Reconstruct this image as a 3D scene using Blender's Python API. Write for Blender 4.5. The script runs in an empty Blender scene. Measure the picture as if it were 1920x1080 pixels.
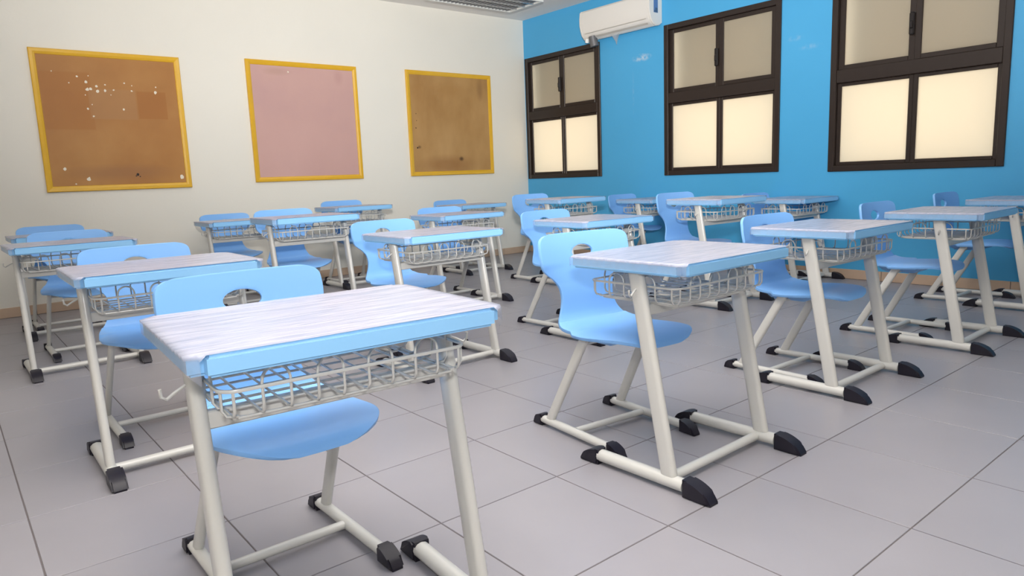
import bpy, bmesh, math, random
from mathutils import Vector, Matrix
random.seed(7)
C = bpy.context.scene.collection
S = bpy.context.scene

# ------------------------------------------------------------------ camera
YAW, PITCH, ROLL, CAM_H, FPX = 50.882, 8.980, -2.2546, 1.0445, 1313.03
cd = bpy.data.cameras.new('camera'); cam = bpy.data.objects.new('camera', cd); C.objects.link(cam)
y_, p_, r_ = (math.radians(a) for a in (YAW, PITCH, ROLL))
F = Vector((math.cos(p_)*math.cos(y_), math.cos(p_)*math.sin(y_), -math.sin(p_)))
R0 = Vector((math.sin(y_), -math.cos(y_), 0)); U0 = R0.cross(F)
RX = math.cos(r_)*R0 + math.sin(r_)*U0
UX = -math.sin(r_)*R0 + math.cos(r_)*U0
cam.matrix_world = Matrix(((RX.x, UX.x, -F.x, 0), (RX.y, UX.y, -F.y, 0), (RX.z, UX.z, -F.z, CAM_H), (0, 0, 0, 1)))
cd.sensor_width = 36; cd.lens = FPX/1920*36; cd.clip_start = 0.02; cd.clip_end = 200
S.camera = cam

# ------------------------------------------------------------------ world, lights, exposure
w = bpy.data.worlds.new('world'); S.world = w; w.use_nodes = True
w.node_tree.nodes['Background'].inputs[0].default_value = (1.0, 0.86, 0.66, 1)
w.node_tree.nodes['Background'].inputs[1].default_value = 2.6
def area(name, loc, target, size, power, col=(1, 1, 1)):
    l = bpy.data.lights.new(name, 'AREA'); l.shape = 'RECTANGLE'; l.size, l.size_y = size; l.energy = power; l.color = col
    o = bpy.data.objects.new(name, l); C.objects.link(o); o.location = loc
    o.rotation_euler = (Vector(target)-Vector(loc)).to_track_quat('-Z', 'Y').to_euler()
    return o
fb_ = area('flash_bounce_light', (-0.10, -0.15, 1.50), (1.5, 1.7, 3.1), (0.20, 0.20), 262, (1, 0.985, 0.965)); fb_.data.spread = math.radians(100)
area('flash_light', (-0.12, -0.15, 1.45), (4.2, 4.4, 0.9), (0.16, 0.16), 20, (1, 0.99, 0.98))
area('ceiling_fill_light', (3.0, 4.2, 3.0), (3.0, 4.2, 0), (3.6, 3.6), 30, (1, 0.98, 0.95))  # added fill panel for light bounced off the ceiling; the lamp is unlit
S.view_settings.view_transform = 'Standard'; S.view_settings.look = 'None'
S.view_settings.exposure = 0.0; S.view_settings.gamma = 1.0
S.view_settings.use_curve_mapping = False

# ------------------------------------------------------------------ helpers
def lin(r, g, b):
    f = lambda c: (c/255)/12.92 if c/255 <= .04045 else ((c/255+.055)/1.055)**2.4
    return (f(r), f(g), f(b), 1)
def mat(name, col, rough=.5, metal=0, spec=.5, coat=0, bump=0, bscale=50, var=0, vscale=4):
    m = bpy.data.materials.new(name); m.use_nodes = True; nt = m.node_tree; b = nt.nodes['Principled BSDF']
    b.inputs['Base Color'].default_value = col; b.inputs['Roughness'].default_value = rough
    b.inputs['Metallic'].default_value = metal; b.inputs['Specular IOR Level'].default_value = spec
    b.inputs['Coat Weight'].default_value = coat; b.inputs['Coat Roughness'].default_value = .12
    tc = nt.nodes.new('ShaderNodeTexCoord')
    if bump:
        n = nt.nodes.new('ShaderNodeTexNoise'); n.inputs['Scale'].default_value = bscale; n.inputs['Detail'].default_value = 4
        nt.links.new(tc.outputs['Object'], n.inputs['Vector'])
        bu = nt.nodes.new('ShaderNodeBump'); bu.inputs['Strength'].default_value = bump; bu.inputs['Distance'].default_value = .01
        nt.links.new(n.outputs['Fac'], bu.inputs['Height']); nt.links.new(bu.outputs['Normal'], b.inputs['Normal'])
    if var:
        n = nt.nodes.new('ShaderNodeTexNoise'); n.inputs['Scale'].default_value = vscale; n.inputs['Detail'].default_value = 5
        nt.links.new(tc.outputs['Object'], n.inputs['Vector'])
        mr = nt.nodes.new('ShaderNodeMapRange'); mr.inputs[1].default_value = .3; mr.inputs[2].default_value = .7
        mr.inputs[3].default_value = 1-var; mr.inputs[4].default_value = 1+var
        nt.links.new(n.outputs['Fac'], mr.inputs[0])
        mx = nt.nodes.new('ShaderNodeVectorMath'); mx.operation = 'SCALE'; mx.inputs[0].default_value = col[:3]
        nt.links.new(mr.outputs[0], mx.inputs['Scale']); nt.links.new(mx.outputs[0], b.inputs['Base Color'])
    return m
M = {}
M['cream'] = mat('cream_wall_paint', lin(231, 227, 216), .75, spec=.25, bump=.05, bscale=60, var=.015, vscale=1.2)
M['ceiling'] = mat('ceiling_paint', lin(238, 234, 230), .85, spec=.2)
M['grout'] = mat('floor_grout', lin(112, 106, 106), .9, spec=.1)
M['skirting'] = mat('beige_skirting_tile', lin(198, 172, 148), .4, spec=.4, var=.05, vscale=8)
M['brown'] = mat('dark_brown_aluminium', lin(48, 38, 33), .38, metal=.15, spec=.4)
M['black'] = mat('black_plastic', lin(28, 26, 26), .4)
M['handle'] = mat('dark_handle', lin(34, 29, 28), .5, spec=.3)
M['slat'] = mat('shutter_slat', lin(196, 186, 166), .6)
M['yellow'] = mat('yellow_paint', lin(222, 172, 34), .28, spec=.55, coat=.35, var=.05, vscale=5)
M['frame'] = mat('cream_powder_coated_steel', lin(208, 207, 202), .3, spec=.5, coat=.25)
M['shell'] = mat('light_blue_moulded_plastic', (.235, .50, .93, 1), .42, spec=.4, bump=.02, bscale=400)
M['cap'] = mat('dark_foot_plastic', lin(30, 27, 38), .42, spec=.4)
M['top'] = mat('light_blue_table_top', (.285, .59, .93, 1), .25, spec=.5, coat=.3)
M['ac'] = mat('white_appliance_plastic', lin(226, 222, 215), .35, spec=.45)
M['ac_grey'] = mat('grey_vent_plastic', lin(150, 150, 152), .5)
M['steel'] = mat('grey_hose_rubber', lin(108, 108, 110), .45, metal=.3)
M['white'] = mat('white_plastic', lin(240, 240, 236), .35)
M['sticker'] = mat('blue_sticker', lin(92, 122, 170), .35)
M['sticker2'] = mat('dark_sticker_mark', lin(70, 92, 120), .35)
M['paper'] = mat('torn_paper', lin(232, 224, 206), .8, spec=.1)
M['louvre'] = mat('polished_louvre', lin(190, 190, 192), .22, metal=.8)
M['lamp_body'] = mat('lamp_housing', lin(228, 228, 224), .4)
M['tube'] = mat('fluorescent_tube', lin(236, 238, 236), .3)
M['concrete'] = mat('outside_plaster', lin(214, 190, 150), .9, spec=.1, var=.06, vscale=2)

# wall_right paint: blue with a couple of worn plaster smears
def blue_wall():
    m = mat('blue_wall_paint', (0.058, 0.36, 0.70, 1), .42, spec=.4, bump=.04, bscale=30)
    nt = m.node_tree; b = nt.nodes['Principled BSDF']; L = nt.links
    tc = nt.nodes.new('ShaderNodeTexCoord')
    n = nt.nodes.new('ShaderNodeTexNoise'); n.inputs['Scale'].default_value = 1.3; L.new(tc.outputs['Object'], n.inputs['Vector'])
    base = nt.nodes.new('ShaderNodeMix'); base.data_type = 'RGBA'; L.new(n.outputs['Fac'], base.inputs[0])
    base.inputs[6].default_value = (.066, .375, .68, 1); base.inputs[7].default_value = (.080, .415, .735, 1)
    cur = base.outputs[2]
    n2 = nt.nodes.new('ShaderNodeTexNoise'); n2.inputs['Scale'].default_value = 22; n2.inputs['Detail'].default_value = 5
    L.new(tc.outputs['Object'], n2.inputs['Vector'])
    for (yy, zz, ry, rz, amt) in ((5.42, 2.33, .16, .05, .75), (3.57, 2.23, .10, .035, .22), (3.43, 2.13, .14, .03, .18), (5.55, 1.95, .02, .3, .10)):
        sp = nt.nodes.new('ShaderNodeVectorMath'); sp.operation = 'SUBTRACT'; L.new(tc.outputs['Object'], sp.inputs[0]); sp.inputs[1].default_value = (6.44, yy, zz)
        sc = nt.nodes.new('ShaderNodeVectorMath'); sc.operation = 'MULTIPLY'; L.new(sp.outputs[0], sc.inputs[0]); sc.inputs[1].default_value = (0, 1/ry, 1/rz)
        ln = nt.nodes.new('ShaderNodeVectorMath'); ln.operation = 'LENGTH'; L.new(sc.outputs[0], ln.inputs[0])
        mr = nt.nodes.new('ShaderNodeMapRange'); L.new(ln.outputs['Value'], mr.inputs[0])
        mr.inputs[1].default_value = 1; mr.inputs[2].default_value = .2; mr.inputs[3].default_value = 0; mr.inputs[4].default_value = 1
        mr2 = nt.nodes.new('ShaderNodeMapRange'); L.new(n2.outputs['Fac'], mr2.inputs[0]); mr2.inputs[1].default_value = .42; mr2.inputs[2].default_value = .62
        mu = nt.nodes.new('ShaderNodeMath'); mu.operation = 'MULTIPLY'; L.new(mr.outputs[0], mu.inputs[0]); L.new(mr2.outputs[0], mu.inputs[1])
        mu2 = nt.nodes.new('ShaderNodeMath'); mu2.operation = 'MULTIPLY'; L.new(mu.outputs[0], mu2.inputs[0]); mu2.inputs[1].default_value = amt
        mx = nt.nodes.new('ShaderNodeMix'); mx.data_type = 'RGBA'; L.new(mu2.outputs[0], mx.inputs[0]); L.new(cur, mx.inputs[6])
        mx.inputs[7].default_value = (.62, .70, .76, 1); cur = mx.outputs[2]
    L.new(cur, b.inputs['Base Color'])
    return m
M['blue'] = blue_wall()

def tile_mat():
    m = mat('floor_tile_glaze', lin(176, 168, 168), .33, spec=.4)
    nt = m.node_tree; b = nt.nodes['Principled BSDF']; L = nt.links
    oi = nt.nodes.new('ShaderNodeObjectInfo'); g = nt.nodes.new('ShaderNodeNewGeometry')
    n = nt.nodes.new('ShaderNodeTexNoise'); n.inputs['Scale'].default_value = 2.2; n.inputs['Detail'].default_value = 6; L.new(g.outputs['Position'], n.inputs['Vector'])
    a = nt.nodes.new('ShaderNodeMath'); a.operation = 'MULTIPLY_ADD'; L.new(oi.outputs['Random'], a.inputs[0]); a.inputs[1].default_value = .25; L.new(n.outputs['Fac'], a.inputs[2])
    mx = nt.nodes.new('ShaderNodeMix'); mx.data_type = 'RGBA'; L.new(a.outputs[0], mx.inputs[0])
    mx.inputs[6].default_value = lin(143, 141, 147); mx.inputs[7].default_value = lin(158, 155, 161)
    L.new(mx.outputs[2], b.inputs['Base Color'])
    return m
M['tile'] = tile_mat()

def board_mat(name, c1, c2, c3, scale, stretch=(1, 1, 1), patches=()):
    m = mat(name, c1, .5, spec=.35, bump=.05, bscale=80); nt = m.node_tree; b = nt.nodes['Principled BSDF']; L = nt.links
    tc = nt.nodes.new('ShaderNodeTexCoord'); mp = nt.nodes.new('ShaderNodeMapping'); mp.inputs['Scale'].default_value = stretch
    L.new(tc.outputs['Object'], mp.inputs[0])
    n = nt.nodes.new('ShaderNodeTexNoise'); n.inputs['Scale'].default_value = scale; n.inputs['Detail'].default_value = 6; L.new(mp.outputs[0], n.inputs['Vector'])
    r = nt.nodes.new('ShaderNodeValToRGB'); e = r.color_ramp.elements
    e[0].position = .3; e[0].color = c3; e[1].position = .7; e[1].color = c2; k = e.new(.5); k.color = c1
    L.new(n.outputs['Fac'], r.inputs[0]); cur = r.outputs[0]
    for (px, pz, sx, sz, col, amt, round_) in patches:      # old poster outlines, stains (local x, z)
        sp = nt.nodes.new('ShaderNodeVectorMath'); sp.operation = 'SUBTRACT'; L.new(tc.outputs['Object'], sp.inputs[0]); sp.inputs[1].default_value = (px, 0, pz)
        sc = nt.nodes.new('ShaderNodeVectorMath'); sc.operation = 'MULTIPLY'; L.new(sp.outputs[0], sc.inputs[0]); sc.inputs[1].default_value = (1/sx, 0, 1/sz)
        if round_:
            ln = nt.nodes.new('ShaderNodeVectorMath'); ln.operation = 'LENGTH'; L.new(sc.outputs[0], ln.inputs[0]); o = ln.outputs['Value']
        else:
            ab = nt.nodes.new('ShaderNodeVectorMath'); ab.operation = 'ABSOLUTE'; L.new(sc.outputs[0], ab.inputs[0])
            se = nt.nodes.new('ShaderNodeSeparateXYZ'); L.new(ab.outputs[0], se.inputs[0])
            mxm = nt.nodes.new('ShaderNodeMath'); mxm.operation = 'MAXIMUM'; L.new(se.outputs[0], mxm.inputs[0]); L.new(se.outputs[2], mxm.inputs[1]); o = mxm.outputs[0]
        mr = nt.nodes.new('ShaderNodeMapRange'); L.new(o, mr.inputs[0]); mr.inputs[1].default_value = 1; mr.inputs[2].default_value = .3 if round_ else .93
        mr.inputs[3].default_value = 0; mr.inputs[4].default_value = amt
        mx = nt.nodes.new('ShaderNodeMix'); mx.data_type = 'RGBA'; L.new(mr.outputs[0], mx.inputs[0]); L.new(cur, mx.inputs[6]); mx.inputs[7].default_value = col; cur = mx.outputs[2]
    L.new(cur, b.inputs['Base Color'])
    return m

def film_mat():
    m = bpy.data.materials.new('crinkled_protective_film'); m.use_nodes = True; nt = m.node_tree; L = nt.links
    b = nt.nodes['Principled BSDF']; out = nt.nodes['Material Output']
    b.inputs['Base Color'].default_value = lin(186, 188, 206); b.inputs['Roughness'].default_value = .24; b.inputs['Specular IOR Level'].default_value = .6
    g = nt.nodes.new('ShaderNodeTexCoord'); oi = nt.nodes.new('ShaderNodeObjectInfo')
    ad = nt.nodes.new('ShaderNodeVectorMath'); ad.operation = 'ADD'; L.new(g.outputs['Object'], ad.inputs[0])
    sc = nt.nodes.new('ShaderNodeVectorMath'); sc.operation = 'SCALE'; L.new(oi.outputs['Location'], sc.inputs[0]); sc.inputs['Scale'].default_value = 1.7
    L.new(sc.outputs[0], ad.inputs[1])
    mp = nt.nodes.new('ShaderNodeMapping'); mp.inputs['Scale'].default_value = (3.4, 26, 14); mp.inputs['Rotation'].default_value = (0, 0, .12); L.new(ad.outputs[0], mp.inputs[0])
    n = nt.nodes.new('ShaderNodeTexNoise'); n.inputs['Scale'].default_value = 1.6; n.inputs['Detail'].default_value = 7; n.inputs['Distortion'].default_value = .9; L.new(mp.outputs[0], n.inputs['Vector'])
    mr = nt.nodes.new('ShaderNodeMapRange'); L.new(n.outputs['Fac'], mr.inputs[0]); mr.inputs[1].default_value = .34; mr.inputs[2].default_value = .62; mr.inputs[3].default_value = .70; mr.inputs[4].default_value = .92
    bu = nt.nodes.new('ShaderNodeBump'); bu.inputs['Strength'].default_value = .8; bu.inputs['Distance'].default_value = .006; L.new(n.outputs['Fac'], bu.inputs['Height']); L.new(bu.outputs[0], b.inputs['Normal'])
    tr = nt.nodes.new('ShaderNodeBsdfTransparent'); ms = nt.nodes.new('ShaderNodeMixShader')
    se = nt.nodes.new('ShaderNodeSeparateXYZ'); L.new(g.outputs['Object'], se.inputs[0])
    zr = nt.nodes.new('ShaderNodeMapRange'); L.new(se.outputs[2], zr.inputs[0]); zr.inputs[1].default_value = .752; zr.inputs[2].default_value = .760; zr.inputs[3].default_value = .30; zr.inputs[4].default_value = 1
    mu = nt.nodes.new('ShaderNodeMath'); mu.operation = 'MULTIPLY'; L.new(mr.outputs[0], mu.inputs[0]); L.new(zr.outputs[0], mu.inputs[1])
    L.new(mu.outputs[0], ms.inputs[0]); L.new(tr.outputs[0], ms.inputs[1]); L.new(b.outputs[0], ms.inputs[2]); L.new(ms.outputs[0], out.inputs[0])
    return m
M['film'] = film_mat()
def pane_mat():
    m = bpy.data.materials.new('frosted_glass'); m.use_nodes = True; nt = m.node_tree; L = nt.links
    for n in list(nt.nodes):
        if n.type == 'BSDF_PRINCIPLED': nt.nodes.remove(n)
    out = nt.nodes['Material Output']
    tl = nt.nodes.new('ShaderNodeBsdfTranslucent'); tl.inputs[0].default_value = (.95, .93, .88, 1)
    tr = nt.nodes.new('ShaderNodeBsdfTransparent'); df = nt.nodes.new('ShaderNodeBsdfDiffuse'); df.inputs[0].default_value = lin(190, 178, 156)
    gl = nt.nodes.new('ShaderNodeBsdfGlossy'); gl.inputs['Roughness'].default_value = .25
    a = nt.nodes.new('ShaderNodeMixShader'); a.inputs[0].default_value = .16; L.new(tl.outputs[0], a.inputs[1]); L.new(tr.outputs[0], a.inputs[2])
    c = nt.nodes.new('ShaderNodeMixShader'); c.inputs[0].default_value = .38; L.new(a.outputs[0], c.inputs[1]); L.new(df.outputs[0], c.inputs[2])
    d = nt.nodes.new('ShaderNodeMixShader'); d.inputs[0].default_value = .04; L.new(c.outputs[0], d.inputs[1]); L.new(gl.outputs[0], d.inputs[2]); L.new(d.outputs[0], out.inputs[0])
    return m
M['pane'] = pane_mat()
def scrap_film():
    m = bpy.data.materials.new('thin_clear_film'); m.use_nodes = True; nt = m.node_tree; L = nt.links; b = nt.nodes['Principled BSDF']
    b.inputs['Base Color'].default_value = (.75, .72, .7, 1); b.inputs['Roughness'].default_value = .2
    tr = nt.nodes.new('ShaderNodeBsdfTransparent'); ms = nt.nodes.new('ShaderNodeMixShader'); ms.inputs[0].default_value = .42
    L.new(tr.outputs[0], ms.inputs[1]); L.new(b.outputs[0], ms.inputs[2]); L.new(ms.outputs[0], nt.nodes['Material Output'].inputs[0])
    return m
M['scrap'] = scrap_film()

def mesh_obj(name, bm, m, parent=None, smooth=False, kind=None, loc=None):
    me = bpy.data.meshes.new(name); bmesh.ops.recalc_face_normals(bm, faces=bm.faces[:]); bm.to_mesh(me); bm.free()
    me.materials.append(m)
    if smooth:
        for p in me.polygons: p.use_smooth = True
    o = bpy.data.objects.new(name, me); C.objects.link(o)
    if parent: o.parent = parent
    if kind: o['kind'] = kind
    if loc: o.location = loc
    return o
def link_mesh(name, me, parent=None, loc=(0, 0, 0), kind=None):
    o = bpy.data.objects.new(name, me); C.objects.link(o); o.parent = parent; o.location = loc
    if kind: o['kind'] = kind
    return o
def empty(name, loc, label=None, cat=None, group=None, rz=0):
    o = bpy.data.objects.new(name, None); C.objects.link(o); o.location = loc; o.rotation_euler = (0, 0, rz); o.empty_display_size = .1
    if label: o['label'] = label
    if cat: o['category'] = cat
    if group: o['group'] = group
    return o
def box(bm, x0, x1, y0, y1, z0, z1, bev=0, seg=2):
    r = bmesh.ops.create_cube(bm, size=1)
    for v in r['verts']: v.co = Vector(((x0+x1)/2+v.co.x*(x1-x0), (y0+y1)/2+v.co.y*(y1-y0), (z0+z1)/2+v.co.z*(z1-z0)))
    if bev:
        es = list({e for v in r['verts'] for e in v.link_edges})
        bmesh.ops.bevel(bm, geom=es, offset=bev, segments=seg, affect='EDGES', profile=.5)
def bx(*a, **k):
    bm = bmesh.new(); box(bm, *a, **k); return bm
def catmull(P, n):
    out = []; P = [tuple(p) for p in P]; Q = [P[0]]+P+[P[-1]]
    for i in range(1, len(Q)-2):
        for k in range(n):
            t = k/n; out.append(tuple(.5*((2*b)+(-a+c)*t+(2*a-5*b+4*c-d)*t*t+(-a+3*b-3*c+d)*t**3) for a, b, c, d in zip(Q[i-1], Q[i], Q[i+1], Q[i+2])))
    out.append(P[-1]); return out
def tube(bm, pts, r, n=6, closed=False):
    pts = [Vector(p) for p in pts]; rings = []; N = len(pts); up = None
    for i, p in enumerate(pts):
        a = pts[(i-1) % N] if (closed or i > 0) else p; b = pts[(i+1) % N] if (closed or i < N-1) else p
        t = (b-a).normalized()
        if up is None: up = t.orthogonal().normalized()
        up = (up-t*up.dot(t))
        up = up.normalized() if up.length > 1e-6 else t.orthogonal().normalized()
        s = t.cross(up)
        rings.append([bm.verts.new(p+r*(math.cos(2*math.pi*k/n)*up+math.sin(2*math.pi*k/n)*s)) for k in range(n)])
    for i in range(N if closed else N-1):
        a, b = rings[i], rings[(i+1) % N]
        for k in range(n): bm.faces.new((a[k], a[(k+1) % n], b[(k+1) % n], b[k]))
    if not closed: bm.faces.new(rings[0][::-1]); bm.faces.new(rings[-1])
def stadium(w_, h_, n=5):
    # flat oval outline, w_ >= h_, long axis = u
    r = h_/2; c = w_/2-r; P = []
    for k in range(n+1):
        a = -math.pi/2+math.pi*k/n; P.append((c+r*math.cos(a), r*math.sin(a)))
    for k in range(n+1):
        a = math.pi/2+math.pi*k/n; P.append((-c+r*math.cos(a), r*math.sin(a)))
    return P
def bar(bm, p0, p1, prof, udir, cap=True, n0=None, n1=None):
    # sweep profile from p0 to p1; ends cut in planes with normals n0/n1
    p0, p1 = Vector(p0), Vector(p1); t = (p1-p0).normalized(); u = Vector(udir); u = (u-t*u.dot(t)).normalized(); s = t.cross(u)
    rs = []
    for p, nn in ((p0, n0), (p1, n1)):
        nn = Vector(nn) if nn else t; ring = []
        for a, b in prof:
            q = p+a*u+b*s; d = (p-q).dot(nn)/t.dot(nn); ring.append(bm.verts.new(q+t*d))
        rs.append(ring)
    k = len(prof)
    for i in range(k): bm.faces.new((rs[0][i], rs[0][(i+1) % k], rs[1][(i+1) % k], rs[1][i]))
    if cap: bm.faces.new(rs[0][::-1]); bm.faces.new(rs[1])
def prism_x(bm, yz, x0, x1, bev=.004):
    a = [bm.verts.new((x0, y, z)) for y, z in yz]; b = [bm.verts.new((x1, y, z)) for y, z in yz]; n = len(yz)
    fs = [bm.faces.new(a[::-1]), bm.faces.new(b)]
    for i in range(n): bm.faces.new((a[i], a[(i+1) % n], b[(i+1) % n], b[i]))
    if bev:
        es = list({e for f in fs for e in f.edges}); bmesh.ops.bevel(bm, geom=es, offset=bev, segments=2, affect='EDGES')
def auto_smooth(o, ang=35):
    me = o.data; bm = bmesh.new(); bm.from_mesh(me)
    for e in bm.edges:
        if len(e.link_faces) == 2 and e.calc_face_angle(0) > math.radians(ang): e.smooth = False
    for f in bm.faces: f.smooth = True
    bm.to_mesh(me); bm.free(); return o

# ================================================================== STRUCTURE
X0, Y0, HC = 6.44, 7.47, 3.115
XL, YF = -1.6, -2.4
# floor: recessed grout bed + individual tiles
fl = mesh_obj('floor', bx(XL-.2, X0+.25, YF-.2, Y0+.2, -.12, -.0025), M['grout'], kind='structure')
P = .487; ox, oy = .11, .75
def tile_mesh(x0, x1, y0, y1):
    bm = bmesh.new(); g = .0022; box(bm, x0+g, x1-g, y0+g, y1-g, -.010, 0)
    es = [e for e in bm.edges if all(v.co.z > -.001 for v in e.verts)]
    bmesh.ops.bevel(bm, geom=es, offset=.0012, segments=1, affect='EDGES')
    for v in bm.verts: v.co.x -= (x0+x1)/2; v.co.y -= (y0+y1)/2
    return bm
full = None; rest = bmesh.new()
i0, i1 = math.floor((XL-ox)/P), math.ceil((X0-ox)/P); j0, j1 = math.floor((YF-oy)/P), math.ceil((Y0-oy)/P)
ntile = 0
for i in range(i0, i1):
    for j in range(j0, j1):
        xa, xb = max(ox+i*P, XL), min(ox+(i+1)*P, X0); ya, yb = max(oy+j*P, YF), min(oy+(j+1)*P, Y0)
        if xb-xa < .02 or yb-ya < .02: continue
        if i >= -1 and j >= 0 and math.hypot(xa, ya) < 12 and ya > .2*xa-1.0:
            if xb-xa > P-.001 and yb-ya > P-.001:
                if full is None: full = mesh_obj('tile', tile_mesh(0, P, 0, P), M['tile'], fl); t = full
                else: t = link_mesh('tile', full.data, fl)
            else: t = mesh_obj('tile', tile_mesh(xa, xb, ya, yb), M['tile'], fl)
            t.location = ((xa+xb)/2, (ya+yb)/2, 0); ntile += 1
        else:
            g = .0022; box(rest, xa+g, xb-g, ya+g, yb-g, -.010, 0)
mesh_obj('tile_field', rest, M['tile'], fl, kind='stuff')
mesh_obj('ceiling', bx(XL-.2, X0+.25, YF-.2, Y0+.2, HC, HC+.15), M['ceiling'], kind='structure')
mesh_obj('wall_back', bx(XL-.2, X0, Y0, Y0+.2, 0, HC), M['cream'], kind='structure')
mesh_obj('wall_left', bx(XL-.2, XL, YF, Y0, 0, HC), M['cream'], kind='structure')
mesh_obj('wall_front', bx(XL-.2, X0, YF-.2, YF, 0, HC), M['cream'], kind='structure')
WIN = [(6.064, 7.445, 1.012, 2.612), (3.708, 5.095, .996, 2.618), (1.826, 3.215, .980, 2.62)]
bm = bmesh.new()
ys = sorted({YF-.2, Y0+.2, *[w_[0] for w_ in WIN], *[w_[1] for w_ in WIN]})
for a, b in zip(ys[:-1], ys[1:]):
    hole = next((w_ for w_ in WIN if w_[0] <= (a+b)/2 <= w_[1]), None)
    if hole: box(bm, X0, X0+.22, a, b, 0, hole[2]); box(bm, X0, X0+.22, a, b, hole[3], HC)
    else: box(bm, X0, X0+.22, a, b, 0, HC)
mesh_obj('wall_right', bm, M['blue'], kind='structure')
# skirting tiles
def skirting(name, along, L0, L1, fixed):
    root = mesh_obj(name, bx(*((L0, L1, fixed-.006, fixed, .0, .085) if along == 'x' else (fixed-.006, fixed, L0, L1, .0, .085))), M['grout'], kind='structure')
    off = ox if along == 'x' else oy; k = math.floor((L0-off)/P)
    while off+k*P < L1:
        a, b = max(off+k*P, L0)+.002, min(off+(k+1)*P, L1)-.002; k += 1
        if b-a < .02: continue
        r = (a, b, fixed-.013, fixed-.001, .002, .088) if along == 'x' else (fixed-.013, fixed-.001, a, b, .002, .088)
        mesh_obj('skirting_tile', bx(*r, bev=.002, seg=1), M['skirting'], root)
skirting('baseboard_back', 'x', -.9, X0-.014, Y0)
skirting('baseboard_right', 'y', 0.4, Y0-.014, X0)

# windows --------------------------------------------------------
def rail(root, name, x0, x1, y0, y1, z0, z1, m='brown', bev=.004):
    return mesh_obj(name, bx(x0, x1, y0, y1, z0, z1, bev=bev, seg=1), M[m], root)
for k, (ya, yb, za, zb) in enumerate(WIN):
    root = mesh_obj('window_%d' % (k+1), bx(X0+.06, X0+.10, ya, yb, za, za+.03), M['brown'], kind='structure')
    xi, xo = X0-.018, X0+.075
    fw = .055
    rail(root, 'frame_jamb', xi, xo, ya, ya+fw, za, zb); rail(root, 'frame_jamb', xi, xo, yb-fw, yb, za, zb)
    rail(root, 'frame_head', xi, xo, ya+fw, yb-fw, zb-fw, zb); rail(root, 'frame_sill', xi, xo, ya+fw, yb-fw, za, za+fw)
    ym = (ya+yb)/2; zm0, zm1 = za+.785, za+.900
    rail(root, 'transom', xi+.006, xo, ya+fw, yb-fw, zm0, zm1)
    # upper sliding sashes, lower fixed lights; each pane has its own sash frame
    for (s0, s1) in ((ya+fw, ym), (ym, yb-fw)):
        for up, (z0, z1) in ((1, (zm1, zb-fw)), (0, (za+fw, zm0))):
            near = s0 < ym-.1; xa = X0+(.004 if (near and up) else .018); xb = xa+.03
            sw = .052 if up else .036; sh = .040 if up else .030
            sash = rail(root, 'sash', xa, xb, s0, s0+sw, z0, z1)
            rail(sash, 'sash_rail', xa, xb, s1-sw, s1, z0, z1); rail(sash, 'sash_rail', xa, xb, s0+sw, s1-sw, z0, z0+sh); rail(sash, 'sash_rail', xa, xb, s0+sw, s1-sw, z1-sh, z1)
            mesh_obj('pane', bx(xa+.011, xa+.016, s0+sw-.005, s1-sw+.005, z0+sh-.005, z1-sh+.005), M['pane'], root)
    h = rail(root, 'handle', X0-.022, X0+.006, ym+.002, ym+.042, zm1+.20, zm1+.38, m='handle', bev=.008)
    rail(h, 'latch', X0-.034, X0-.016, ym+.008, ym+.034, zm1+.25, zm1+.31, m='handle', bev=.005)
    # roller shutter hanging half way down outside the glass
    hz = zb+.02; n = 0
    while hz > zm1-.03:
        mesh_obj('shutter_slat', bx(X0+.130, X0+.142, ya+.02, yb-.14, hz-.052, hz-.003, bev=.004, seg=1), M['slat'], root); hz -= .055; n += 1

# facade of the next building outside, seen as glow through the frosted panes
# notice boards --------------------------------------------------
def board(x0, x1, z0, z1, m, label, fwid=.052):
    cx, cz = (x0+x1)/2, (z0+z1)/2; W, H = (x1-x0)/2, (z1-z0)/2
    root = empty('notice_board', (cx, Y0-.001, cz), label, 'notice board')
    mesh_obj('panel', bx(-W+.02, W-.02, -.014, -.002, -H+.02, H-.02), m, root)
    def mitre(pts):   # outer a,b inner b,a  in x,z ; stepped, softly sloping profile
        bm = bmesh.new(); (ax, az), (bx_, bz), (cx_, cz_), (dx_, dz_) = pts
        lerp = lambda p, q, t: (p[0]+(q[0]-p[0])*t, p[1]+(q[1]-p[1])*t)
        prof = [(0, 0), (0, -.022), (.12, -.028), (.55, -.026), (.9, -.019), (1, -.012), (1, 0)]
        ends = []
        for o_, i_ in (((ax, az), (dx_, dz_)), ((bx_, bz), (cx_, cz_))):
            ends.append([bm.verts.new((lerp(o_, i_, t)[0], d, lerp(o_, i_, t)[1])) for t, d in prof])
        n = len(prof)
        for i in range(n): bm.faces.new((ends[0][i], ends[0][(i+1) % n], ends[1][(i+1) % n], ends[1][i]))
        bm.faces.new(ends[0][::-1]); bm.faces.new(ends[1])
        mesh_obj('frame_rail', bm, M['yellow'], root)
    f = fwid; a, b = W, H
    mitre([(-a, b), (a, b), (a-f, b-f), (-a+f, b-f)]); mitre([(-a, -b), (a, -b), (a-f, -b+f), (-a+f, -b+f)])
    mitre([(-a, -b), (-a, b), (-a+f, b-f), (-a+f, -b+f)]); mitre([(a, -b), (a, b), (a-f, b-f), (a-f, -b+f)])
    return root
m1 = board_mat('brown_hardboard', lin(170, 118, 62), lin(180, 130, 72), lin(158, 106, 54), 1.6, patches=[(-.36, .18, .2, .26, lin(162, 104, 46), .6, 0), (.33, .16, .13, .13, lin(160, 102, 46), .7, 0), (0, .16, .2, .14, lin(170, 126, 82), .5, 0), (0, -.46, .55, .09, lin(150, 104, 66), .6, 1)])
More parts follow.
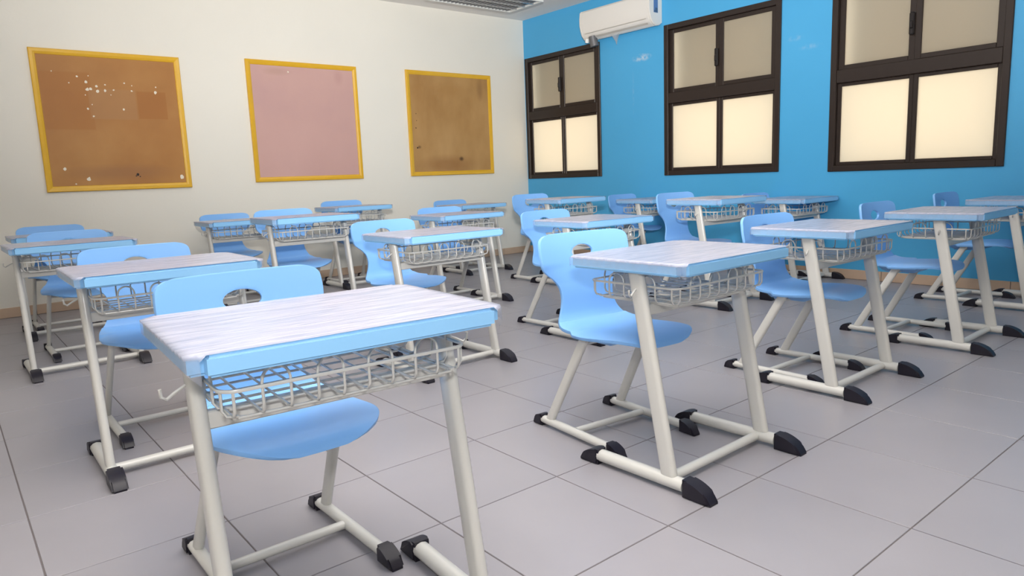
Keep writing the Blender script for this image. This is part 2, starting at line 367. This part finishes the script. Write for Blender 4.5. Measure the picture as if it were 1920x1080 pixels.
m2 = board_mat('pink_felt_board', lin(199, 160, 152), lin(203, 164, 156), lin(192, 154, 150), 1.2, patches=[(-.3, .52, .18, .05, lin(186, 150, 136), .7, 1), (.4, .5, .07, .10, lin(184, 144, 136), .5, 1)])
m3 = board_mat('worn_plywood', lin(176, 136, 84), lin(190, 150, 98), lin(158, 116, 66), 1.8, (1.3, 1, .7), patches=[(-.1, -.50, .5, .14, lin(146, 100, 56), .6, 1), (.46, .44, .06, .16, lin(140, 104, 66), .6, 1), (0, .42, .3, .12, lin(160, 116, 62), .4, 1), (.12, -.43, .045, .035, lin(84, 58, 34), .9, 1), (-.5, -.28, .03, .025, lin(110, 80, 50), .8, 1)])
b1 = board(.80, 2.018, 1.070, 2.312, m1, 'large brown notice board in a yellow frame, flecked with torn paper')
b2 = board(2.656, 3.905, 1.096, 2.350, m2, 'plain pink notice board in a yellow frame, middle of the cream wall')
b3 = board(4.554, 5.831, 1.104, 2.362, m3, 'stained plywood notice board in a yellow frame, nearest the room corner')
def px_local(px, py):   # board-1 scrap coords from photo pixels via the plane of the wall
    d = F*FPX+RX*(px-960)+UX*(540-py); t = (Y0-.016)/d.y; q = d*t+Vector((0, 0, CAM_H)); return q
def scraps(root, pts, m, name):
    bm = bmesh.new(); cx, cz = root.location.x, root.location.z
    for px, py, s in pts:
        q = px_local(px, py); x, z = q.x-cx, q.z-cz; n = 7; ang = random.random()*6
        ring = [(x+s*random.uniform(.6, 1.1)*math.cos(ang+2*math.pi*k/n), z+s*random.uniform(.6, 1.2)*math.sin(ang+2*math.pi*k/n)) for k in range(n)]
        f = [bm.verts.new((a, -.0165, b)) for a, b in ring]; g = [bm.verts.new((a, -.0138, b)) for a, b in ring]
        bm.faces.new(f); bm.faces.new(g[::-1])
        for i in range(n): bm.faces.new((f[i], f[(i+1) % n], g[(i+1) % n], g[i]))
    o = mesh_obj(name, bm, m, root, kind='stuff'); return o
scraps(b1, [(161, 154, .017), (164, 168, .016), (170, 167, .015), (181, 162, .013), (183, 171, .015), (197, 170, .014), (197, 159, .008), (213, 169, .008), (233, 156, .010), (247, 161, .006), (247, 171, .009), (291, 174, .015), (292, 164, .007), (165, 204, .010), (176, 218, .009), (232, 205, .011), (144, 143, .010), (96, 133, .006), (129, 155, .006), (165, 142, .006), (122, 317, .014), (167, 336, .020), (143, 345, .008), (341, 332, .022), (160, 178, .006), (173, 196, .005), (208, 178, .005)], M['paper'], 'torn_paper_fleck')
scraps(b1, [(259, 327, .014), (263, 331, .008), (256, 330, .007)], M['handle'], 'dark_scuff')
scraps(b2, [(540, 135, .009)], M['paper'], 'pin')
scraps(b3, [(780, 213, .006), (781, 226, .006), (780, 240, .008), (783, 277, .011)], M['handle'], 'dark_scuff')

# ceiling lamp ---------------------------------------------------
lx, ly = 5.78, 6.94; LW, LD = 1.24, .62
lamp = empty('ceiling_lamp', (lx-LW/2, ly-LD/2, HC), 'recessed square louvred ceiling lamp near the far corner of the room', 'ceiling lamp')
bm = bmesh.new()
for a in ((-LW/2, LW/2, -LD/2, -LD/2+.025), (-LW/2, LW/2, LD/2-.025, LD/2), (-LW/2, -LW/2+.025, -LD/2+.025, LD/2-.025), (LW/2-.025, LW/2, -LD/2+.025, LD/2-.025)): box(bm, a[0], a[1], a[2], a[3], -.075, 0)
mesh_obj('housing', bm, M['lamp_body'], lamp)
mesh_obj('reflector', bx(-LW/2+.025, LW/2-.025, -LD/2+.025, LD/2-.025, -.012, -.002), M['louvre'], lamp)
n = 0
for k in range(1, 22): mesh_obj('louvre_blade', bx(-LW/2+.03+k*(LW-.06)/22-.004, -LW/2+.03+k*(LW-.06)/22+.004, -LD/2+.026, LD/2-.026, -.072, -.045), M['louvre'], lamp)
for k in range(1, 4): mesh_obj('louvre_rib', bx(-LW/2+.026, LW/2-.026, -LD/2+k*LD/4-.012, -LD/2+k*LD/4+.012, -.074, -.044), M['louvre'], lamp)
for k in range(4):
    bm = bmesh.new(); y = -LD/2+(k+.5)*LD/4; tube(bm, [(-LW/2+.03, y, -.028), (LW/2-.03, y, -.028)], .010, 8); mesh_obj('fluorescent_tube', bm, M['tube'], lamp, smooth=True)

# air conditioner -----------------------------------------------
ay0, ay1, az0, az1 = 5.125, 6.185, 2.625, 2.95
ac = empty('air_conditioner', (X0, (ay0+ay1)/2, az0), 'white split air conditioner high on the blue wall between two windows', 'air conditioner')
hl = (ay1-ay0)/2; H = az1-az0
prof = [(0, .03), (-.05, .0), (-.10, -.008), (-.15, .012), (-.185, .05), (-.205, .10), (-.214, .16), (-.215, .24), (-.212, H-.02), (-.195, H), (0, H)]
def ac_body(y0, y1, grow=0, bev=.006):
    bm = bmesh.new(); a = [bm.verts.new((x*(1+grow), y0, z)) for x, z in prof]; b = [bm.verts.new((x*(1+grow), y1, z)) for x, z in prof]; n = len(prof)
    f = [bm.faces.new(a), bm.faces.new(b[::-1])]
    for i in range(n): bm.faces.new((a[i], a[(i+1) % n], b[(i+1) % n], b[i]))
    bmesh.ops.bevel(bm, geom=list({e for q in f for e in q.edges}), offset=bev, segments=2, affect='EDGES'); return bm
auto_smooth(mesh_obj('body', ac_body(-hl+.03, hl-.03, 0, .003), M['ac'], ac), 30)
auto_smooth(mesh_obj('end_cap', ac_body(-hl, -hl+.029, .012), M['ac'], ac), 30)
auto_smooth(mesh_obj('end_cap', ac_body(hl-.029, hl, .012), M['ac'], ac), 30)
bm = bmesh.new(); a = [bm.verts.new((x, y, z)) for x, z in ((-.150, .008), (-.196, .07)) for y in (-hl+.07, hl-.07)]
bm.faces.new((a[0], a[1], a[3], a[2])); bmesh.ops.solidify(bm, geom=bm.faces[:], thickness=.006); mesh_obj('outlet_flap', bm, M['ac'], ac)
st = mesh_obj('sticker', bx(-.145, -.075, -hl-.0015, -hl+.001, .125, H-.02), M['sticker'], ac)
mesh_obj('sticker_mark', bx(-.118, -.082, -hl-.0025, -hl-.001, .128, .175), M['sticker2'], st)
mesh_obj('sticker_mark', bx(-.138, -.120, -hl-.0025, -hl-.001, .128, .150), M['sticker2'], st)
bm = bmesh.new(); tube(bm, [(-.150, hl-.15, .03), (-.145, hl-.155, -.02), (-.135, hl-.165, -.085)], .050, 16); auto_smooth(mesh_obj('drain_pipe', bm, M['steel'], ac), 40)
bm = bmesh.new(); tube(bm, [(-.175, hl-.085, .012), (-.165, hl-.070, -.030)], .024, 12); auto_smooth(mesh_obj('pipe_cap', bm, M['white'], ac), 40)
bm = bmesh.new()
g = [bm.verts.new(p) for p in ((-.12, -.02, .02), (-.11, .03, .005), (-.12, .12, .01), (-.118, .02, -.07), (-.11, .06, -.075), (-.115, .035, -.125))]
for f in ((0, 1, 3), (1, 2, 4), (1, 4, 3), (3, 4, 5)): bm.faces.new([g[i] for i in f])
bmesh.ops.solidify(bm, geom=bm.faces[:], thickness=.0006)
mesh_obj('film_scrap', bm, M['scrap'], ac)

# ================================================================== SCHOOL DESK prototype (origin on floor, pupil sits at +y)
DW, DD, TH = .65, .50, .040
def slab_bm():
    bm = bmesh.new(); box(bm, -DW/2, DW/2, -DD/2, DD/2, .76-TH, .76)
    ve = [e for e in bm.edges if abs(e.verts[0].co.z-e.verts[1].co.z) > .01]
    bmesh.ops.bevel(bm, geom=ve, offset=.028, segments=6, affect='EDGES')
    te = [e for e in bm.edges if (abs(e.verts[0].co.z-e.verts[1].co.z) < 1e-5) and any(abs(f.normal.z) > .9 for f in e.link_faces) and len(e.link_faces) == 2 and any(abs(f.normal.z) < .1 for f in e.link_faces)]
    bmesh.ops.bevel(bm, geom=te, offset=.006, segments=3, affect='EDGES'); return bm
def film_bm(seed):
    rnd = random.Random(seed); bm = bmesh.new(); nx, ny = 52, 40; V = []
    ph = [rnd.uniform(0, 6.28) for _ in range(8)]
    for j in range(ny+1):
        row = []
        for i in range(nx+1):
            u, v = -1+2*i/nx, -1+2*j/ny
            # sheet folded over the short ends: outermost columns hang down the edge
            x = u*(DW/2+.026); y = v*(DD/2-.001); z = .7612
            r_c = .028
            cxm, cym = DW/2-r_c, DD/2-r_c
            ax, ay_ = abs(x), abs(y)
            over = 0
            lim = DW/2 if ay_ < cym else cxm+math.sqrt(max(r_c*r_c-(ay_-cym)**2, 0))
            if ax > lim-.004:
                over = ax-(lim-.004); ax = lim+.0015; z = .7612-over*1.05+.004*min(1, over/.006)-.0035
                if over < .004: z = .7608
            if over: ax += .0022
            x = math.copysign(ax, x) if x else 0
            wr = .00045*(math.sin(38*y+6*x+ph[0])+math.sin(61*y-9*x+ph[1])+math.sin(23*x+90*y+ph[2]))
            if over: x += math.copysign(abs(.0022*math.sin(95*y+ph[3])), x)
            else: z += .0006+wr*.5
            row.append(bm.verts.new((x, y, z)))
        V.append(row)
    for j in range(ny):
        for i in range(nx): bm.faces.new((V[j][i], V[j][i+1], V[j+1][i+1], V[j+1][i]))
    return bm
LEGX = .283
def leg_bm(sx):
    bm = bmesh.new(); x = sx*LEGX
    bar(bm, (x, -.162, .050), (x, -.030, .719), stadium(.060, .030, 6), (0, 1, 0), n0=(0, 0, 1), n1=(0, 0, 1)); return bm
FL = dict(front=-.334, back=.228)
def footbar_bm(x, y0, y1, w_=.048, h_=.046):
    bm = bmesh.new(); bar(bm, (x, y0, .008+h_/2), (x, y1, .008+h_/2), stadium(w_, h_-.002, 6) if w_ >= h_ else [(b, a) for a, b in stadium(h_, w_, 6)], (1, 0, 0)); return bm
def cap_bm(x, ytip, ybar, w_, h_, steep):
    # rubber/plastic wedge cap: high over the bar, curving down to the tip
    bm = bmesh.new(); s = 1 if ytip > ybar else -1; L_ = abs(ytip-ybar); P = [(ybar, 0), (ytip, 0), (ytip, .007)]
    for k in range(1, 8):
        t = k/8; P.append((ytip+(ybar-ytip)*t*.95, .007+(h_-.007)*math.sin(t*math.pi/2)**steep))
    P.append((ybar, h_)); prism_x(bm, P, x-w_/2, x+w_/2, .006); return bm
def basket_bm():
    bm = bmesh.new(); x0, x1, y0, y1 = -.262, .262, -.178, .195; zb, zr, zt = .616, .670, .706; r = .0031
    def hoop(p, q, put):      # p, q: positions along a side; put(t, inward, z) -> point
        arc = [((p+q)/2-(q-p)/2*math.cos(t), 0, zt-(q-p)/2+(q-p)/2*math.sin(t)) for t in [math.pi*k/8 for k in range(9)]]
        lo = lambda v: [(v, .030, zb), (v, .008, zb+.004), (v, 0, zb+.016)]
        tube(bm, [put(*c) for c in lo(p)+arc+lo(q)[::-1]], r, 6)
    def single(v, put): tube(bm, [put(*c) for c in ((v, .030, zb), (v, .008, zb+.004), (v, 0, zb+.016), (v, 0, zr))], r, 6)
    n = 9; xs = [x0+.018+(x1-x0-.036)*k/n for k in range(n+1)]; m_ = 5; yv = [y0+.02+(y1-y0-.04)*k/m_ for k in range(m_+1)]
    for yy, sg in ((y0, 1), (y1, -1)):
        put = lambda t, i_, z, yy=yy, sg=sg: (t, yy+sg*i_, z)
        for k in range(1, n, 2): hoop(xs[k], xs[k+1], put)
        single(xs[0], put); single(xs[-1], put)
    for xx, sg in ((x0, 1), (x1, -1)):
        put = lambda t, i_, z, xx=xx, sg=sg: (xx+sg*i_, t, z)
        for k in range(1, m_, 2): hoop(yv[k], yv[k+1], put)
        single(yv[0], put); single(yv[-1], put)
    for q in xs: tube(bm, [(q, y0+.028, zb), (q, y1-.028, zb)], r, 5)
    for q in yv: tube(bm, [(x0+.028, q, zb-.004), (x1-.028, q, zb-.004)], r, 5)
    return bm
def loop_bm(x0, x1, y0, y1, z, rad, r):
    bm = bmesh.new(); pts = []
    for cx, cy, a0 in ((x1-rad, y1-rad, 0), (x0+rad, y1-rad, 90), (x0+rad, y0+rad, 180), (x1-rad, y0+rad, 270)):
        for k in range(7): a = math.radians(a0+15*k); pts.append((cx+rad*math.cos(a), cy+rad*math.sin(a), z))
    tube(bm, pts, r, 6, closed=True); return bm
def make_desk():
    t = empty('school_desk', (0, 0, 0))
    auto_smooth(mesh_obj('tabletop', slab_bm(), M['top'], t), 40)
    mesh_obj('plastic_film', film_bm(1), M['film'], t, smooth=True)
    for sx in (-1, 1):
        auto_smooth(mesh_obj('leg', leg_bm(sx), M['frame'], t), 40)
        fb = auto_smooth(mesh_obj('foot_bar', footbar_bm(sx*LEGX, -.225, .155), M['frame'], t), 40)
        auto_smooth(mesh_obj('foot_cap', cap_bm(sx*LEGX, -.334, -.228, .054, .060, .62), M['cap'], fb), 30)
        auto_smooth(mesh_obj('foot_cap', cap_bm(sx*LEGX, .228, .140, .054, .056, .6), M['cap'], fb), 30)
    bm = bmesh.new(); bar(bm, (-LEGX+.018, -.150, .030), (LEGX-.018, -.150, .030), stadium(.036, .030, 5), (0, 1, 0)); auto_smooth(mesh_obj('crossbar', bm, M['frame'], t), 40)
    mesh_obj('stretcher', bx(-LEGX+.012, LEGX-.012, -.072, -.050, .574, .611, bev=.003, seg=1), M['frame'], t)
    bk = auto_smooth(mesh_obj('wire_basket', basket_bm(), M['frame'], t), 60)
    auto_smooth(mesh_obj('rim_wire', loop_bm(-.266, .266, -.182, .199, .671, .035, .0040), M['frame'], bk), 60)
    auto_smooth(mesh_obj('base_wire', loop_bm(-.240, .240, -.156, .173, .611, .03, .0035), M['frame'], bk), 60)
    for sx in (-1, 1):
        bm = bmesh.new(); tube(bm, [(sx*.298, -.04, .664), (sx*.318, -.045, .655), (sx*.336, -.05, .645), (sx*.345, -.052, .652), (sx*.346, -.052, .668)], .0036, 6)
        auto_smooth(mesh_obj('bag_hook', bm, M['frame'], t), 60)
    return t

# ================================================================== SCHOOL CHAIR prototype (faces -y)
def shell_mesh():
    key = [(-.306, .402, .060), (-.303, .408, .098), (-.294, .417, .132), (-.272, .428, .166), (-.230, .437, .194), (-.16, .439, .213), (-.06, .433, .217), (.03, .428, .206),
           (.085, .430, .194), (.120, .443, .178), (.138, .470, .158), (.146, .505, .142), (.151, .545, .136), (.157, .585, .143), (.164, .617, .168), (.170, .643, .203), (.176, .668, .227),
           (.184, .715, .236), (.190, .757, .235), (.193, .777, .230), (.195, .790, .216), (.196, .797, .196), (.197, .800, .168)]
    rows = catmull(key, 7)
    nx = 60; bm = bmesh.new(); V = []
    for (y, z, hw) in rows:
        row = []
        for i in range(nx+1):
            u = -1+2*i/nx; x = hw*u; yy, zz = y, z
            if z < .45 and y < .12: zz += .010*(abs(x)/.2)**2 - .020*(abs(x)/.21)**5*(1 if y < 0 else .4)
            if z > .60: yy -= .030*(x/.236)**2*min(1, (z-.60)/.08)
            row.append(bm.verts.new((x, yy, zz)))
        V.append(row)
    for j in range(len(rows)-1):
        for i in range(nx): bm.faces.new((V[j][i], V[j][i+1], V[j+1][i+1], V[j+1][i]))
    # oval hand hole
    hx, hz, a, b = 0, .720, .056, .029
    rr = lambda v: math.sqrt(((v.co.x-hx)/a)**2+((v.co.z-hz)/b)**2) if v.co.z > .6 else 9
    kill = [f for f in bm.faces if sum(rr(v) for v in f.verts)/4 < 1.06 and f.calc_center_median().z > .6]
    bmesh.ops.delete(bm, geom=kill, context='FACES')
    for v in bm.verts:
        if v.co.z > .6 and any(e.is_boundary for e in v.link_edges):
            r = rr(v)
            if .3 < r < 1.8: v.co.x = hx+(v.co.x-hx)/r; v.co.z = hz+(v.co.z-hz)/r
    bmesh.ops.recalc_face_normals(bm, faces=bm.faces[:])
    me = bpy.data.meshes.new('tmp'); bm.to_mesh(me); bm.free()
    o = bpy.data.objects.new('tmp', me); C.objects.link(o)
    sm = o.modifiers.new('s', 'SOLIDIFY'); sm.thickness = .013; sm.offset = 0
    bv = o.modifiers.new('b', 'BEVEL'); bv.width = .0045; bv.segments = 2; bv.limit_method = 'ANGLE'; bv.angle_limit = math.radians(50)
    dg = bpy.context.evaluated_depsgraph_get(); dg.update(); m2_ = bpy.data.meshes.new_from_object(o.evaluated_get(dg)); bpy.data.objects.remove(o)
    m2_.materials.clear(); m2_.materials.append(M['shell'])
    for p in m2_.polygons: p.use_smooth = True
    return m2_
CX = .195
def make_chair():
    t = empty('school_chair', (0, 0, 0))
    link_mesh('seat_shell', shell_mesh(), t)
    bm = bmesh.new()   # moulded support box under the seat
    top = [(-.155, -.17), (.155, -.17), (.165, .09), (-.165, .09)]; bot = [(-.115, -.12), (.115, -.12), (.125, .06), (-.125, .06)]
    A = [bm.verts.new((x, y, .428)) for x, y in top]; B = [bm.verts.new((x, y, .383)) for x, y in bot]
    bm.faces.new(A); bm.faces.new(B[::-1])
    for i in range(4): bm.faces.new((A[i], A[(i+1) % 4], B[(i+1) % 4], B[i]))
    bmesh.ops.bevel(bm, geom=bm.edges[:], offset=.012, segments=3, affect='EDGES'); auto_smooth(mesh_obj('seat_support', bm, M['shell'], t), 50)
    for sx in (-1, 1):
        x = sx*CX; bm = bmesh.new(); bar(bm, (x, .172, .036), (x*.88, -.035, .412), stadium(.044, .024, 6), (0, 1, 0), n0=(0, 0, 1), n1=(0, 0, 1)); auto_smooth(mesh_obj('leg', bm, M['frame'], t), 40)
        fb = auto_smooth(mesh_obj('foot_bar', footbar_bm(x, -.215, .235, .036, .034), M['frame'], t), 40)
        auto_smooth(mesh_obj('foot_cap', cap_bm(x, -.275, -.195, .044, .048, .62), M['cap'], fb), 30)
        auto_smooth(mesh_obj('foot_cap', cap_bm(x, .275, .215, .044, .048, .45), M['cap'], fb), 30)
    bm = bmesh.new(); bar(bm, (-CX+.015, .02, .026), (CX-.015, .02, .026), stadium(.030, .024, 5), (0, 1, 0)); auto_smooth(mesh_obj('crossbar', bm, M['frame'], t), 40)
    bm = bmesh.new(); bar(bm, (-CX*.88, -.028, .392), (CX*.88, -.028, .392), stadium(.030, .018, 5), (0, 1, 0)); auto_smooth(mesh_obj('seat_rail', bm, M['frame'], t), 40)
    return t
def copy_tree(o, parent=None):
    c = o.copy(); C.objects.link(c)
    if parent: c.parent = parent
    for ch in list(o.children): copy_tree(ch, c)
    return c
desk0, chair0 = make_desk(), make_chair()

# x, y, rotation, height factor, label  (row 1 is nearest the camera)
DESKS = [
 (.637, 1.462, -.060, 1.005, 'light blue desk nearest the camera, film-covered top slanting across the left foreground'),
 (2.052, 1.556, .015, 1.0, 'light blue desk standing alone in centre right foreground, all its dark foot caps showing'),
 (3.342, 1.641, 0, 1.0, 'light blue desk next right of the centre foreground one, an angled seat behind it'),
 (4.548, 1.535, .023, 1.0, 'light blue desk at right below the largest window, last one wholly inside the frame'),
 (5.97, 1.578, 0, 1.0, 'light blue desk cut off by the right edge of the photo'),
 (.669, 3.033, -.01, 1.0, 'light blue desk at left directly behind the nearest chair'),
 (2.17, 3.354, .006, 1.0, 'light blue desk with bright basket, mid room below gap between pink and plywood boards'),
 (3.347, 3.233, -.01, 1.0, 'light blue desk mostly hidden behind the chair in the centre foreground'),
 (4.756, 3.261, -.007, 1.085, 'taller blue desk directly below the middle window'),
 (6.10, 3.34, 0, 1.0, 'light blue desk against the blue wall just right of the middle window'),
 (.615, 5.019, .01, 1.0, 'light blue desk at the left edge, second from the cream wall'),
 (2.10, 4.956, -.015, 1.085, 'taller blue desk below and right of the pink notice board, long front basket showing'),
 (3.42, 4.897, .01, 1.0, 'light blue desk below the plywood board, behind the middle desk'),
 (4.817, 5.028, 0, 1.085, 'taller blue desk standing below the window nearest the corner'),
 (6.045, 4.956, 0, 1.0, 'small distant blue desk by the blue wall between first and middle windows'),
 (.727, 6.396, 0, .985, 'farthest desk on the left, close to the cream wall under the brown board'),
 (2.12, 6.474, -.007, 1.0, 'distant blue desk by the cream wall between the brown and pink boards'),
 (3.379, 6.711, .02, 1.07, 'distant blue desk by the cream wall below the gap right of the pink board'),
 (4.733, 6.489, -.007, 1.0, 'distant blue desk by the cream wall below the right side of the plywood board'),
]
CHAIRS = [
 (.655, 1.860, 0, 1.01, 'light blue chair nearest the camera, oval hand hole above the left foreground desk'),
 (2.064, 1.906, -.10, 1.01, 'light blue chair in centre foreground, whole back and round seat front visible, turned slightly'),
 (3.36, 1.83, -.03, 1.0, 'light blue chair below the middle window, curved seat edge seen from the side'),
 (4.588, 1.803, -.01, 1.0, 'light blue chair whose small back rises above the desk under the largest window'),
 (5.972, 1.895, 0, 1.0, 'chair with bluish lilac back nearest the right edge of the photo'),
 (.693, 3.426, 0, 1.0, 'light blue chair at left directly behind the nearest one, hand hole half hidden'),
 (2.25, 3.90, .02, 1.0, 'light blue chair mid-room, at the desk with the bright basket left of centre'),
 (3.40, 3.599, .01, 1.0, 'light blue chair directly behind the centre foreground chair, dark hand hole showing'),
 (4.798, 3.532, -.04, 1.08, 'tall blue chair with narrow waist, seen against the blue wall below middle window'),
 (6.17, 3.63, 0, 1.0, 'lilac blue chair back by the blue wall, at the desk right of middle window'),
 (.682, 5.431, 0, 1.0, 'blue chair at the left edge, second from the cream wall'),
 (2.122, 5.258, -.01, 1.08, 'tall blue chair below the pink notice board, waist and seat visible under the desk'),
 (3.56, 5.211, 0, 1.0, 'pale blue chair under the plywood board, partly hidden by two desks'),
 (4.773, 5.356, -.04, 1.08, 'tall blue chair standing in front of the room corner'),
 (6.15, 5.32, 0, 1.0, 'small distant chair by the blue wall, right of the window nearest the corner'),
 (.715, 6.62, 0, 1.0, 'farthest chair on the left, dull blue back against the cream wall'),
 (2.179, 6.895, .01, 1.0, 'dull blue chair by the cream wall between the brown and pink boards'),
 (3.424, 6.928, -.03, 1.08, 'dull blue chair back by the cream wall, below the pink board'),
 (4.82, 6.883, 0, 1.0, 'dull blue chair back by the cream wall under the middle of the plywood board'),
]
films = [None]+[None]*3
base_film = next(c for c in desk0.children if c.name.startswith('plastic_film'))
for k in range(1, 4):
    o = mesh_obj('plastic_film', film_bm(k+1), M['film'], smooth=True); films[k] = o.data; bpy.data.objects.remove(o)
films[0] = base_film.data
roots = []
for k, (x, y, rz, s, lab) in enumerate(DESKS):
    d = desk0 if k == len(DESKS)-1 else copy_tree(desk0)
    d.location = (x, y, 0); d.rotation_euler = (0, 0, rz); d.scale = (1, 1, s)
    d['label'] = lab; d['category'] = 'desk'; d['group'] = 'school desks in rows'
    for c in d.children:
        if c.name.startswith('plastic_film'): c.data = films[k % 4]
for k, (x, y, rz, s, lab) in enumerate(CHAIRS):
    d = chair0 if k == len(CHAIRS)-1 else copy_tree(chair0)
    d.location = (x, y, 0); d.rotation_euler = (0, 0, rz); d.scale = (1, 1, s)
    d['label'] = lab; d['category'] = 'chair'; d['group'] = 'school chairs behind the desks'
print('tiles', ntile)
